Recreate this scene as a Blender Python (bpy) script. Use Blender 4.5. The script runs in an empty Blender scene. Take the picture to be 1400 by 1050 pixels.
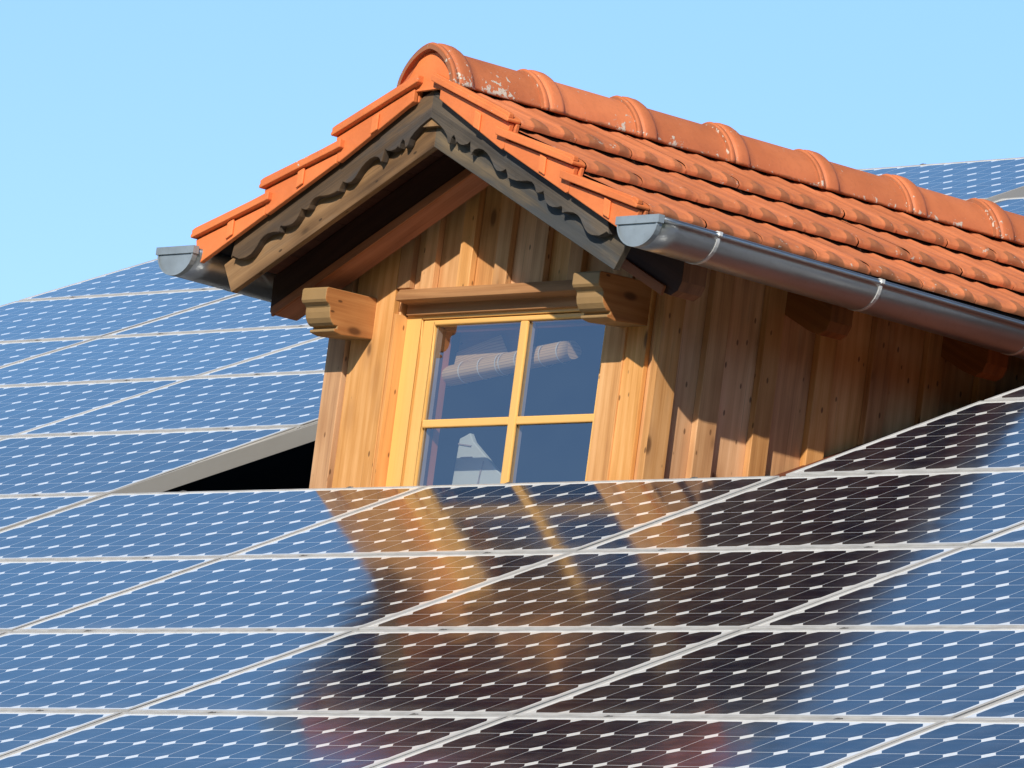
import bpy, bmesh, math, random
from mathutils import Vector, Matrix, noise as mnoise
random.seed(7)
sc = bpy.context.scene
COL = sc.collection
Z0 = 5.0                                   # height of the panel plane's reference joint above the ground
PIT = math.radians(25.26)                  # main roof pitch
CP, SP = math.cos(PIT), math.sin(PIT)
NRM = Vector((0, -SP, CP)); UPS = Vector((0, CP, SP))
PU, PV = 1.600, 0.828                      # panel pitch along the eaves / up the slope
XC = 0.1085                                # dormer centre line
TS = 0.46                                  # dormer roof slope (rise / run)
ANG = math.atan(TS); CA, SA = math.cos(ANG), math.sin(ANG)

# ------------------------------------------------------------------ materials
class NT:
    def __init__(s, name):
        s.m = bpy.data.materials.new(name); s.m.use_nodes = True
        s.t = s.m.node_tree; s.t.nodes.clear()
        s.out = s.t.nodes.new('ShaderNodeOutputMaterial')
    def n(s, typ, **kw):
        nd = s.t.nodes.new('ShaderNode' + typ)
        for k, v in kw.items():
            if k.startswith('i_'):
                key = k[2:]
                key = int(key) if key.isdigit() else key.replace('_', ' ')
                s.set(nd.inputs[key], v)
            else: setattr(nd, k, v)
        return nd
    def set(s, sock, v):
        if isinstance(v, bpy.types.NodeSocket): s.t.links.new(v, sock)
        elif isinstance(v, bpy.types.Node): s.t.links.new(v.outputs[0], sock)
        else:
            if hasattr(sock.default_value, '__len__') and hasattr(v, '__len__') and len(v) == 3 and len(sock.default_value) == 4: v = (*v, 1)
            sock.default_value = v
    def math(s, op, a, b=None, c=None, clamp=False):
        nd = s.n('Math', operation=op, use_clamp=clamp); s.set(nd.inputs[0], a)
        if b is not None: s.set(nd.inputs[1], b)
        if c is not None: s.set(nd.inputs[2], c)
        return nd.outputs[0]
    def mix(s, f, a, b, mode='MIX'):
        nd = s.n('Mix', data_type='RGBA', blend_type=mode); nd.clamp_factor = True
        s.set(nd.inputs[0], f); s.set(nd.inputs[6], a); s.set(nd.inputs[7], b)
        return nd.outputs[2]
    def ramp(s, f, stops, interp='LINEAR'):
        nd = s.n('ValToRGB'); s.set(nd.inputs[0], f); cr = nd.color_ramp; cr.interpolation = interp
        while len(cr.elements) < len(stops): cr.elements.new(0.5)
        for e, (p, c) in zip(cr.elements, stops):
            e.position = p; e.color = (*c, 1) if len(c) == 3 else c
        return nd.outputs[0]
    def step(s, v, lo, hi):
        nd = s.n('MapRange', interpolation_type='SMOOTHSTEP'); s.set(nd.inputs[0], v)
        nd.inputs[1].default_value = lo; nd.inputs[2].default_value = hi
        return nd.outputs[0]
    def noise(s, vec, scale, detail=4, rough=.55, dist=0):
        nd = s.n('TexNoise'); s.set(nd.inputs['Vector'], vec)
        nd.inputs['Scale'].default_value = scale; nd.inputs['Detail'].default_value = detail
        nd.inputs['Roughness'].default_value = rough; nd.inputs['Distortion'].default_value = dist
        return nd.outputs[0]
    def mapv(s, vec, scale, loc=(0, 0, 0)):
        nd = s.n('Mapping'); s.set(nd.inputs[0], vec); nd.inputs['Scale'].default_value = scale
        if isinstance(loc, (tuple, list)): nd.inputs['Location'].default_value = loc
        else: s.set(nd.inputs['Location'], loc)
        return nd.outputs[0]
    def bump(s, h, dist, strength=1.0):
        nd = s.n('Bump'); s.set(nd.inputs['Height'], h)
        nd.inputs['Distance'].default_value = dist; nd.inputs['Strength'].default_value = strength
        return nd.outputs[0]
    def bsdf(s, color, rough=.6, metal=0., spec=.5, normal=None, **kw):
        b = s.n('BsdfPrincipled'); s.set(b.inputs['Base Color'], color); s.set(b.inputs['Roughness'], rough)
        s.set(b.inputs['Metallic'], metal); s.set(b.inputs['Specular IOR Level'], spec)
        if normal is not None: s.set(b.inputs['Normal'], normal)
        for k, v in kw.items(): s.set(b.inputs[k.replace('_', ' ')], v)
        s.t.links.new(b.outputs[0], s.out.inputs[0]); return b
    def attr(s, name='rnd'):
        a = s.n('Attribute', attribute_name=name); sp = s.n('SeparateColor'); s.set(sp.inputs[0], a.outputs['Color'])
        return sp.outputs[0], sp.outputs[1], sp.outputs[2]

def wood(name, light, mid, dark, grey=None, greyamt=0., vary=.25, rough=.7, knots=True, streak=1.0, bumpd=.0006):
    t = NT(name)
    uv = t.n('UVMap'); uv.uv_map = 'UVMap'
    r, g, b = t.attr()
    off = t.n('CombineXYZ'); t.set(off.inputs[0], t.math('MULTIPLY', r, 37.)); t.set(off.inputs[1], t.math('MULTIPLY', g, 23.)); t.set(off.inputs[2], t.math('MULTIPLY', r, 11.))
    add = t.n('VectorMath', operation='ADD'); t.set(add.inputs[0], uv.outputs[0]); t.set(add.inputs[1], off)
    v = add.outputs[0]
    warp = t.noise(t.mapv(v, (.8, 5., 1)), 1., 2)
    # growth rings: stretched wavy bands
    sep = t.n('SeparateXYZ'); t.set(sep.inputs[0], v)
    rings = t.math('SINE', t.math('ADD', t.math('MULTIPLY', sep.outputs[1], 150. * streak), t.math('MULTIPLY', warp, 22.)))
    rings = t.math('MULTIPLY_ADD', rings, .5, .5)
    fine = t.noise(t.mapv(v, (3., 170., 1)), 1., 5, .7)
    broad = t.noise(t.mapv(v, (1.5, 5.5, 1)), 1., 5)
    f = t.math('ADD', t.math('MULTIPLY', rings, .09), t.math('ADD', t.math('MULTIPLY', fine, .36), t.math('MULTIPLY', broad, .80)))
    c = t.ramp(f, [(.42, light), (.64, mid), (.88, dark)])
    hsv = t.n('HueSaturation'); t.set(hsv.inputs['Color'], c)
    t.set(hsv.inputs['Value'], t.math('MULTIPLY_ADD', r, vary, 1 - vary * .5)); t.set(hsv.inputs['Saturation'], t.math('MULTIPLY_ADD', g, .22, .89))
    c = hsv.outputs[0]
    h = t.math('MULTIPLY', fine, 1.)
    if knots:
        vo = t.n('TexVoronoi', feature='DISTANCE_TO_EDGE') if False else t.n('TexVoronoi')
        t.set(vo.inputs['Vector'], t.mapv(v, (4.2, 9., 1))); vo.inputs['Scale'].default_value = 1.; vo.inputs['Randomness'].default_value = 1.
        v2 = t.n('TexVoronoi'); t.set(v2.inputs['Vector'], t.mapv(v, (11., 26., 1))); v2.inputs['Scale'].default_value = 1.
        c = t.mix(t.math('MULTIPLY', t.step(v2.outputs['Distance'], .13, .07), .75), c, tuple(x * .22 for x in dark))
        crk = t.noise(t.mapv(v, (1.3, 160., 1)), 1., 2, .5)
        c = t.mix(t.math('MULTIPLY', t.step(crk, .69, .75), .45), c, tuple(x * .45 for x in dark))
        k = t.step(vo.outputs['Distance'], .16, .07)
        halo = t.step(vo.outputs['Distance'], .42, .1)
        c = t.mix(t.math('MULTIPLY', halo, .35), c, dark); c = t.mix(t.math('MULTIPLY', k, .8), c, tuple(x * .35 for x in dark))
    if grey is not None:
        gm = t.noise(t.mapv(v, (2.4, 12., 1)), 1., 4, .6)
        gm = t.step(gm, .62 - greyamt * .5, .78 - greyamt * .5)
        gm2 = t.math('MULTIPLY', gm, min(1., .35 + greyamt))
        c = t.mix(gm2, c, t.mix(fine, grey, tuple(x * .38 for x in grey)))
    # stains running down from the ends (dirt attribute b)
    st = t.noise(t.mapv(v, (1., 30., 1)), 1., 3)
    c = t.mix(t.math('MULTIPLY', t.math('MULTIPLY', b, st), .9, clamp=True), c, tuple(x * .4 for x in dark))
    t.bsdf(c, rough=rough, spec=.3, normal=t.bump(t.math('ADD', h, t.math('MULTIPLY', rings, .3)), bumpd))
    return t.m

M = {}
M['cladding'] = wood('larch_cladding', (.77, .445, .215), (.59, .305, .125), (.34, .150, .056), grey=(.52, .38, .24), greyamt=.06, vary=.24)
M['cladding_gable'] = wood('gable_cladding', (.60, .31, .13), (.46, .21, .078), (.23, .09, .032), vary=.35)
M['reveal'] = wood('reveal_board', (.86, .46, .17), (.76, .37, .125), (.45, .19, .06), vary=.1)
M['lintel'] = wood('lintel_brown', (.46, .235, .10), (.34, .165, .068), (.20, .07, .025), vary=.15, knots=False)
M['rafter'] = wood('rafter_brown', (.50, .185, .08), (.36, .125, .05), (.17, .055, .022), grey=(.48, .32, .22), greyamt=.04, vary=.2, knots=False)
M['rafter_shade'] = wood('rafter_front_shade', (.08, .028, .014), (.055, .02, .010), (.03, .011, .006), vary=.2, knots=False)  # barge shadow and dark stain both put into the rafter front's colour
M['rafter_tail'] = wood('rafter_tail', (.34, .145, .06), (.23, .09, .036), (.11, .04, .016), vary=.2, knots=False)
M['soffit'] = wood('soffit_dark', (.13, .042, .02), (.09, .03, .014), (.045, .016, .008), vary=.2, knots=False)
M['barge'] = wood('weathered_barge', (.37, .215, .098), (.21, .115, .050), (.06, .033, .017), grey=(.24, .20, .15), greyamt=.16, vary=.2, knots=True)
M['barge_grey'] = wood('weathered_grey_barge', (.21, .15, .085), (.085, .070, .052), (.025, .022, .019), grey=(.082, .092, .10), greyamt=.40, vary=.2, knots=False)
M['carved_brown'] = wood('weathered_brown_trim', (.22, .135, .07), (.105, .068, .040), (.02, .016, .013), grey=(.075, .077, .08), greyamt=.30, vary=.3, knots=False, streak=.6, bumpd=.0012)
M['carved'] = wood('weathered_carved_trim', (.135, .105, .075), (.062, .052, .042), (.017, .015, .013), grey=(.115, .12, .125), greyamt=.26, vary=.3, knots=False, streak=.6, bumpd=.0012)
M['bracket'] = wood('bracket_wood', (.56, .26, .09), (.40, .16, .05), (.20, .07, .024), vary=.1)

def yellow():
    t = NT('yellow_painted_wood'); tc = t.n('UVMap'); tc.uv_map = 'UVMap'
    f = t.noise(t.mapv(tc.outputs[0], (4, 120, 1)), 1., 4)
    b = t.noise(t.mapv(tc.outputs[0], (3, 9, 1)), 1., 3)
    c = t.mix(f, (.92, .57, .19), (.83, .45, .125)); c = t.mix(t.math('MULTIPLY', b, .35), c, (.64, .30, .065))
    t.bsdf(c, rough=.42, spec=.45, normal=t.bump(f, .0003)); return t.m
M['yellow'] = yellow()

def terracotta(name, base, dark, lich=0.25, course=False):
    t = NT(name); tc = t.n('TexCoord'); o = tc.outputs['Object']; r, g, b = t.attr()
    n1 = t.noise(o, 6., 4); n2 = t.noise(o, 55., 5, .7); n3 = t.noise(t.mapv(o, (3, 11, 3)), 1., 3)
    c = t.mix(t.step(n1, .3, .7), base, tuple(x * y for x, y in zip(base, (.84, .80, .78))))
    c = t.mix(t.math('MULTIPLY', t.step(n2, .48, .75), .45), c, dark)
    hsv = t.n('HueSaturation'); t.set(hsv.inputs['Color'], c); t.set(hsv.inputs['Value'], t.math('MULTIPLY_ADD', r, .30, .86)); c = hsv.outputs[0]
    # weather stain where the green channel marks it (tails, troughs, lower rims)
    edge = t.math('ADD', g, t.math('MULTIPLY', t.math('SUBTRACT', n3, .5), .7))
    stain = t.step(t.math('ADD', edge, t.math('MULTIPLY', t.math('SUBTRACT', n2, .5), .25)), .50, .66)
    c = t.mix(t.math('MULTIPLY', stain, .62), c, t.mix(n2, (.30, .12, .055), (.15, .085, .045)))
    # lichen spots (blue channel adds to them)
    n4 = t.noise(o, 70., 3, .6, .3); n5 = t.noise(o, 11., 4, .6)
    m = t.math('ADD', t.math('ADD', t.math('MULTIPLY', n4, .62), t.math('MULTIPLY', n5, .55)), t.math('MULTIPLY', b, .085))
    lf = t.step(m, .82 - lich * .35, .86 - lich * .35)
    c = t.mix(t.math('MULTIPLY', lf, .9), c, (.62, .60, .52))
    t.bsdf(c, rough=.62, spec=.4, normal=t.bump(t.math('ADD', n2, t.math('MULTIPLY', lf, .6)), .0012)); return t.m
M['tile'] = terracotta('terracotta_tile', (.70, .225, .092), (.46, .145, .065), .17)
M['verge'] = terracotta('terracotta_verge', (.80, .225, .068), (.66, .175, .055), .06)
M['ridge'] = terracotta('terracotta_ridge', (.67, .21, .086), (.48, .15, .064), .20)

def zinc(name, base, rough, metal=1.):
    t = NT(name); tc = t.n('TexCoord'); o = tc.outputs['Object']
    n1 = t.noise(t.mapv(o, (8, 2, 8)), 1., 4); n2 = t.noise(o, 60., 4)
    c = t.mix(t.step(n1, .3, .7), base, tuple(x * .72 for x in base))
    c = t.mix(t.math('MULTIPLY', t.step(n2, .55, .8), .3), c, tuple(x * .5 for x in base))
    t.bsdf(c, rough=t.math('MULTIPLY_ADD', n1, .2, rough - .1), metal=metal, spec=.5, normal=t.bump(n1, .0012)); return t.m
M['zinc'] = zinc('zinc_gutter', (.50, .53, .56), .36, .9)
M['zinc_cap'] = zinc('zinc_end_cap', (.36, .42, .46), .55, .35)
M['strap'] = zinc('galvanised_strap', (.80, .80, .78), .35, .3)
M['alu'] = zinc('aluminium_frame', (.60, .595, .58), .5, .15)

def cells():
    t = NT('solar_cells_under_glass')
    uv = t.n('UVMap'); uv.uv_map = 'UVMap'; sp = t.n('SeparateXYZ'); t.set(sp.inputs[0], uv.outputs[0])
    u, v = sp.outputs[0], sp.outputs[1]; P = .1275
    a = t.math('DIVIDE', t.math('ADD', u, 6 * P), P); b = t.math('DIVIDE', t.math('ADD', v, 3 * P), P)
    fa = t.math('MULTIPLY', t.math('ABSOLUTE', t.math('SUBTRACT', t.math('FRACT', a), .5)), P)
    fb = t.math('MULTIPLY', t.math('ABSOLUTE', t.math('SUBTRACT', t.math('FRACT', b), .5)), P)
    ins = t.math('MULTIPLY', t.math('LESS_THAN', fa, .0627), t.math('LESS_THAN', fb, .0627))
    ins = t.math('MULTIPLY', ins, t.math('LESS_THAN', t.math('ADD', fa, fb), .1035))
    ins = t.math('MULTIPLY', ins, t.math('LESS_THAN', t.math('ABSOLUTE', u), 6 * P))
    ins = t.math('MULTIPLY', ins, t.math('LESS_THAN', t.math('ABSOLUTE', v), 3 * P))
    cid = t.n('CombineXYZ'); t.set(cid.inputs[0], t.math('FLOOR', a)); t.set(cid.inputs[1], t.math('FLOOR', b))
    oi = t.n('ObjectInfo'); t.set(cid.inputs[2], t.math('MULTIPLY', oi.outputs['Random'], 57.))
    wn = t.n('TexWhiteNoise'); t.set(wn.inputs[0], cid)
    cell = t.mix(wn.outputs[0], (.008, .012, .026), (.012, .015, .030))
    cell = t.mix(t.math('MULTIPLY', oi.outputs['Random'], .5), cell, (.014, .013, .020))
    # thin printed fingers and two soldered bus bars
    bus = t.math('LESS_THAN', t.math('ABSOLUTE', t.math('SUBTRACT', fb, .0312)), .0008)
    cell = t.mix(t.math('MULTIPLY', bus, .30), cell, (.30, .32, .36))
    tc = t.n('TexCoord')
    dust = t.noise(tc.outputs['Object'], 7., 5, .65)
    col = t.mix(ins, (.86, .87, .86), cell)
    sp2 = t.n('SeparateXYZ'); t.set(sp2.inputs[0], tc.outputs['Object'])
    low = t.step(sp2.outputs[1], -.30, -.395)
    streak = t.noise(t.mapv(tc.outputs['Object'], (26, 1.2, 1)), 1., 3)
    dm = t.math('ADD', t.math('MULTIPLY', t.step(dust, .4, .8), .075), t.math('MULTIPLY', low, t.math('MULTIPLY', streak, .16)))
    dm = t.math('ADD', dm, t.math('MULTIPLY', t.step(streak, .60, .75), .03))
    col = t.mix(dm, col, (.45, .42, .36))
    bb = t.bsdf(col, rough=.5, spec=.0)
    bb.inputs['Coat Weight'].default_value = 1.; bb.inputs['Coat IOR'].default_value = 1.56
    t.set(bb.inputs['Coat Roughness'], t.math('MULTIPLY_ADD', dust, .07, .070))
    wav = t.noise(tc.outputs['Object'], 3.5, 2)
    t.set(bb.inputs['Coat Normal'], t.bump(wav, .0012)); return t.m
M['cells'] = cells()

def glass():
    t = NT('window_glass'); tc = t.n('TexCoord')
    nb = t.bump(t.noise(tc.outputs['Object'], 2.2, 2), .004)
    gl = t.n('BsdfGlossy'); gl.inputs['Roughness'].default_value = .015; t.set(gl.inputs['Color'], (.86, .93, 1.)); t.set(gl.inputs['Normal'], nb)
    tr = t.n('BsdfTransparent'); t.set(tr.inputs[0], (.78, .80, .80))
    ge = t.n('NewGeometry'); dt = t.n('VectorMath', operation='DOT_PRODUCT'); t.set(dt.inputs[0], ge.outputs['Incoming']); t.set(dt.inputs[1], ge.outputs['True Normal'])
    cs = t.math('SUBTRACT', 1., t.math('ABSOLUTE', dt.outputs['Value'])); sch = t.math('MULTIPLY_ADD', t.math('POWER', cs, 5.), .96, .04)
    mx = t.n('MixShader'); t.set(mx.inputs[0], t.math('MULTIPLY_ADD', sch, 2.0, .13, clamp=True)); t.set(mx.inputs[1], tr); t.set(mx.inputs[2], gl)
    t.t.links.new(mx.outputs[0], t.out.inputs[0]); return t.m
M['glass'] = glass()

def plain(name, c, rough=.8, nscale=8., amt=.3, metal=0.):
    t = NT(name); tc = t.n('TexCoord'); n = t.noise(tc.outputs['Object'], nscale, 5)
    t.bsdf(t.mix(t.math('MULTIPLY', n, amt * 2), c, tuple(x * .5 for x in c)), rough=rough, spec=.3, metal=metal, normal=t.bump(n, .002)); return t.m
M['deck'] = plain('gap_shade_black', (.006, .006, .007), .9)  # near-black colour stands in for deep shade in the hollow below the panels
M['bracket_end'] = plain('bracket_end_grain', (.38, .235, .10), .6, 14., .3)
M['strip'] = plain('dull_metal_strip', (.40, .395, .385), .6, 6., .12)
M['clamp'] = plain('dark_clamp', (.16, .155, .15), .5, 30., .2)
M['flash'] = plain('brown_flashing', (.15, .045, .025), .5)
M['plaster'] = plain('pale_plaster', (.55, .52, .45), .9, 20.)
M['liner'] = plain('dark_lining', (.035, .03, .028), .9)
M['white_board'] = plain('pale_grey_board', (.60, .64, .60), .7, 5., .12)
M['spacer'] = plain('glazing_spacer', (.46, .38, .35), .35, 30., .2)
M['gasket'] = plain('dark_brown_gasket', (.07, .03, .015), .5, 30., .2)
M['cord'] = plain('white_cord', (.8, .78, .72), .8)

def bamboo():
    t = NT('bamboo_slats'); uv = t.n('UVMap'); uv.uv_map = 'UVMap'; sp = t.n('SeparateXYZ'); t.set(sp.inputs[0], uv.outputs[0])
    s = t.math('FRACT', t.math('MULTIPLY', sp.outputs[1], 95.))
    n = t.noise(t.mapv(uv.outputs[0], (6, 160, 1)), 1., 3)
    c = t.mix(n, (.72, .50, .27), (.50, .32, .15)); c = t.mix(t.math('MULTIPLY', t.step(s, .60, .95), .55), c, (.12, .08, .05))
    t.bsdf(c, rough=.6); return t.m
M['bamboo'] = bamboo()

def grass():
    t = NT('meadow_ground'); tc = t.n('TexCoord'); o = tc.outputs['Object']
    a = t.noise(o, .15, 5); b = t.noise(o, 9., 5, .7)
    c = t.mix(a, (.055, .085, .025), (.11, .12, .045)); c = t.mix(t.math('MULTIPLY', b, .6), c, (.03, .045, .015))
    t.bsdf(c, rough=.9, spec=.1, normal=t.bump(b, .03)); return t.m
M['grass'] = grass()

M['hill_screen'] = plain('sky_block_forest', (.035, .05, .022), .95, .12, .4)  # dark green for the added hills out of view
# ------------------------------------------------------------------ mesh builder
class MB:
    """collects faces with uv (metres, u along the grain) and a per-face colour (rnd, rnd2, dirt)"""
    def __init__(s): s.v = []; s.f = []; s.uv = []; s.c = []; s.mi = []; s.sm = []
    def face(s, pts, uvs, col, mi=0, smooth=False):
        i = len(s.v); s.v += [Vector(p) for p in pts]; s.f.append(list(range(i, i + len(pts))))
        s.uv.append(uvs); s.c.append([col] * len(pts) if not isinstance(col, list) else col); s.mi.append(mi); s.sm.append(smooth)
    def box(s, lo, hi, grain='z', col=None, mi=0, frame=None):
        """axis box in a frame (Matrix) ; grain axis x/y/z"""
        col = col or (random.random(), random.random(), 0)
        g = 'xyz'.index(grain); lo = Vector(lo); hi = Vector(hi); o = random.random() * 3
        for ax in range(3):
            for sd in (0, 1):
                b, c = [k for k in range(3) if k != ax]
                q = []
                for (i, j) in ((0, 0), (1, 0), (1, 1), (0, 1)):
                    p = [0, 0, 0]; p[ax] = (lo, hi)[sd][ax]; p[b] = (lo, hi)[i][b]; p[c] = (lo, hi)[j][c]; q.append(Vector(p))
                n = (q[1] - q[0]).cross(q[2] - q[1])
                if (n[ax] > 0) != (sd == 1): q.reverse()
                if ax == g: uv = [(p[b] * .2, p[c]) for p in q]
                else:
                    w = b if c == g else c
                    uv = [(p[g], p[w] + o + ax) for p in q]
                if frame is not None: q = [frame @ p for p in q]
                s.face(q, uv, col, mi)
    def prism(s, poly, d0, d1, plane='xz', grain=None, col=None, mi=0, frame=None, mi_side=None, gdir=(0, 1)):
        """poly (a,b) in plane, extruded along the third axis d0..d1. gdir = 2D grain direction in the plane"""
        col = col or (random.random(), random.random(), 0); o = random.random() * 3
        def P(a, b, d):
            p = {'xz': (a, d, b), 'yz': (d, a, b), 'xy': (a, b, d)}[plane]
            p = Vector(p); return frame @ p if frame is not None else p
        ar = sum(poly[i][0] * poly[(i + 1) % len(poly)][1] - poly[(i + 1) % len(poly)][0] * poly[i][1] for i in range(len(poly)))
        if ar < 0: poly = poly[::-1]
        gx, gy = gdir; L = math.hypot(gx, gy); gx /= L; gy /= L
        uvp = [(a * gx + b * gy, -a * gy + b * gx + o) for a, b in poly]
        if plane == 'xz': near, far = d0, d1      # normal of ccw poly in xz is -y
        else: near, far = d1, d0
        s.face([P(a, b, near) for a, b in poly], uvp, col, mi)
        s.face([P(a, b, far) for a, b in poly][::-1], uvp[::-1], col, mi)
        n = len(poly)
        for i in range(n):
            a, b = poly[i], poly[(i + 1) % n]
            q = [P(*a, near), P(*a, far), P(*b, far), P(*b, near)]
            ua, ub = uvp[i][0], uvp[(i + 1) % n][0]
            if abs(ua - ub) < .3 * math.hypot(a[0] - b[0], a[1] - b[1]):
                ua = 0; ub = .02; 
            uv = [(ua, o), (ua, o + abs(far - near)), (ub, o + abs(far - near)), (ub, o)]
            s.face(q, uv, col, mi if mi_side is None else mi_side)
    def grid(s, rows, uvf, colf, smooth=True, flip=False, mi=0):
        """rows: list of lists of points, shared look via smooth + merge"""
        for i in range(len(rows) - 1):
            for j in range(len(rows[0]) - 1):
                idx = [(i, j), (i + 1, j), (i + 1, j + 1), (i, j + 1)]
                if flip: idx.reverse()
                s.face([rows[a][b] for a, b in idx], [uvf(a, b) for a, b in idx], [colf(a, b) for a, b in idx], mi, smooth)
    def build(s, name, mats, parent=None, bevel=0., merge=False):
        me = bpy.data.meshes.new(name)
        org = parent['_w'] if parent is not None else None
        o_ = Vector(parent['_w']) if parent is not None else Vector((0, 0, 0))
        vs = [v + Vector((0, 0, Z0)) - o_ for v in s.v]
        me.from_pydata([tuple(v) for v in vs], [], s.f)
        uv = me.uv_layers.new(name='UVMap'); ca = me.color_attributes.new('rnd', 'FLOAT_COLOR', 'CORNER')
        ul = [x for f in s.uv for p in f for x in p]; cl = [x for f in s.c for p in f for x in (*p, 1.)]
        me.uv_layers['UVMap'].data.foreach_set('uv', ul); me.color_attributes['rnd'].data.foreach_set('color', cl)
        for p, mi, sm in zip(me.polygons, s.mi, s.sm): p.material_index = mi; p.use_smooth = sm
        for m in (mats if isinstance(mats, (list, tuple)) else [mats]): me.materials.append(M[m])
        bm = bmesh.new(); bm.from_mesh(me)
        bmesh.ops.remove_doubles(bm, verts=bm.verts, dist=1e-5); bm.to_mesh(me); bm.free()
        me.update()
        ob = bpy.data.objects.new(name, me); COL.objects.link(ob)
        if parent is not None: ob.parent = parent
        ob['_w'] = tuple(o_)
        if bevel:
            b = ob.modifiers.new('bev', 'BEVEL'); b.width = bevel; b.segments = 2; b.limit_method = 'ANGLE'; b.angle_limit = math.radians(40)
        return ob

def thing(name, label, cat, loc, group=None):
    o = bpy.data.objects.new(name, None); COL.objects.link(o); o.location = (loc[0], loc[1], loc[2] + Z0)
    o.empty_display_size = .2
    o['label'] = label; o['category'] = cat; o['_w'] = (loc[0], loc[1], loc[2] + Z0)
    if group: o['group'] = group
    return o

def R1(): return (random.random(), random.random(), 0)

# ------------------------------------------------------------------ camera
F = 10274.87 / 1400 * 36
cam = bpy.data.cameras.new('camera'); co = bpy.data.objects.new('camera', cam); COL.objects.link(co)
cam.sensor_width = 36; cam.lens = F; cam.clip_start = .5; cam.clip_end = 6000
Rr = Vector((0.64762727, 0.75137589, 0.1265432)); Rd = Vector((-0.02724415, 0.18880495, -0.98163662)); Rf = Vector((-0.76147007, 0.63228708, 0.14274584))
CPOS = Vector((17.67789395, -14.40565445, -2.94794899 + Z0))
mw = Matrix(((Rr.x, -Rd.x, -Rf.x, CPOS.x), (Rr.y, -Rd.y, -Rf.y, CPOS.y), (Rr.z, -Rd.z, -Rf.z, CPOS.z), (0, 0, 0, 1)))
co.matrix_world = mw; sc.camera = co
def px(p):
    d = p - CPOS; z = d.dot(Rf); return (700 + 10274.87 * d.dot(Rr) / z, 525 + 10274.87 * d.dot(Rd) / z)

# ------------------------------------------------------------------ light
SUN = Vector((.447, -.735, .500)).normalized()       # direction towards the sun
el = math.asin(SUN.z); az = math.atan2(SUN.x, SUN.y)
w = bpy.data.worlds.new('World'); sc.world = w; w.use_nodes = True
nt = w.node_tree; nt.nodes.clear()
sky = nt.nodes.new('ShaderNodeTexSky'); sky.sky_type = 'NISHITA'; sky.sun_disc = False
sky.sun_elevation = el; sky.sun_rotation = az; sky.air_density = 1.0; sky.dust_density = .6; sky.ozone_density = 2.0; sky.altitude = 500
gm = nt.nodes.new('ShaderNodeMix'); gm.data_type = 'RGBA'; gm.blend_type = 'MULTIPLY'; gm.inputs[0].default_value = 1.
gm.inputs[7].default_value = (.81, .965, 1.25, 1)
bg = nt.nodes.new('ShaderNodeBackground'); bg.inputs[1].default_value = .15
wo = nt.nodes.new('ShaderNodeOutputWorld')
wt = NT.__new__(NT); wt.t = nt
geo = nt.nodes.new('ShaderNodeTexCoord'); sep = nt.nodes.new('ShaderNodeSeparateXYZ'); nt.links.new(geo.outputs['Generated'], sep.inputs[0])
gr = wt.step(sep.outputs[2], .42, .60)
gg = wt.mix(gr, wt.mix(wt.step(sep.outputs[2], .16, .36), wt.mix(wt.step(sep.outputs[2], .20, .05), (1, 1, 1), (.985, .945, 1.)), (1.26, 1.41, 1.21)), (.10, .105, .125))
nt.links.new(sky.outputs[0], gm.inputs[6])
g2 = wt.mix(1., gm.outputs[2], gg, 'MULTIPLY')
nt.links.new(g2, bg.inputs[0]); nt.links.new(bg.outputs[0], wo.inputs[0])
sl = bpy.data.lights.new('sun', 'SUN'); sl.energy = 5.0; sl.angle = math.radians(.53); sl.color = (1., .92, .80)
so = bpy.data.objects.new('sun', sl); COL.objects.link(so)
so.rotation_euler = SUN.to_track_quat('Z', 'Y').to_euler(); so.location = (8, -14, 20)

# ------------------------------------------------------------------ setting and main house
mb = MB(); S = 2500.
mb.face([(-S, -S, -Z0), (S, -S, -Z0), (S, S, -Z0), (-S, S, -Z0)], [(0, 0)] * 4, (0, 0, 0))
g = mb.build('ground', 'grass'); g['kind'] = 'structure'

mb = MB(); rows = []  # unseen wooded hills, added to block low sky and deepen the shadows
for j in range(3):
    row = []
    for i in range(181):
        a = math.radians(-25 + 150 * i / 180)       # compass, front (-y) = 90, right (+x) = 0
        edge = min(1, i / 14, (180 - i) / 22)
        hgt = (92 + 18 * math.sin(i * .11) + 9 * math.sin(i * .31 + 1) + 4 * mnoise.noise(Vector((i * .7, 0, 0)))) * edge
        rr = (230, 300, 420)[j]; hh = (0, hgt, 0)[j]
        row.append(Vector((rr * math.cos(a) , -rr * math.sin(a), -Z0 - .5 + hh)))
    rows.append(row)
mb.grid(rows, lambda a, b: (0, 0), lambda a, b: (0, 0, 0)); g = mb.build('sky_block_hills', 'hill_screen', None); g['kind'] = 'structure'
def rp(x, v, h):       # point on the main roof: x along eaves, v up-slope metres, h above the panel plane
    return Vector((x, 0, 0)) + UPS * v + NRM * h
house = thing('house', 'dark house roof under the solar panels, showing as a black gap left of the dormer', 'house', (0, 4.7, -Z0))
RX0, RX1, V0, V1, HD = -6.44, 10.6, -4.35, 5.02, -.32
mb = MB()
fr = Matrix(((1, 0, 0, 0), (0, CP, -SP, 0), (0, SP, CP, 0), (0, 0, 0, 1)))
mb.box((RX0 + .02, V0, HD - .12), (RX1, V1 - .06, HD), 'x', (0, 0, 0), frame=fr)
top = rp(0, V1 - .06, HD)
yb = 2 * top.y
mb.prism([(top.y, top.z), (yb - V0 * CP * -1 * -1 + 0 if False else top.y + (top.y - rp(0, V0, HD).y), rp(0, V0, HD).z), (top.y + (top.y - rp(0, V0, HD).y), rp(0, V0, HD).z - .12), (top.y, top.z - .14)], RX0 + .02, RX1, 'yz', col=(0, 0, 0))
mb.build('roof', 'deck', house)
mb = MB()
mb.box((-1.6265, -2.48, -.054), (-1.6205, 4.96, .0005), 'y', (0, 0, 0), frame=fr)
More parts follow.
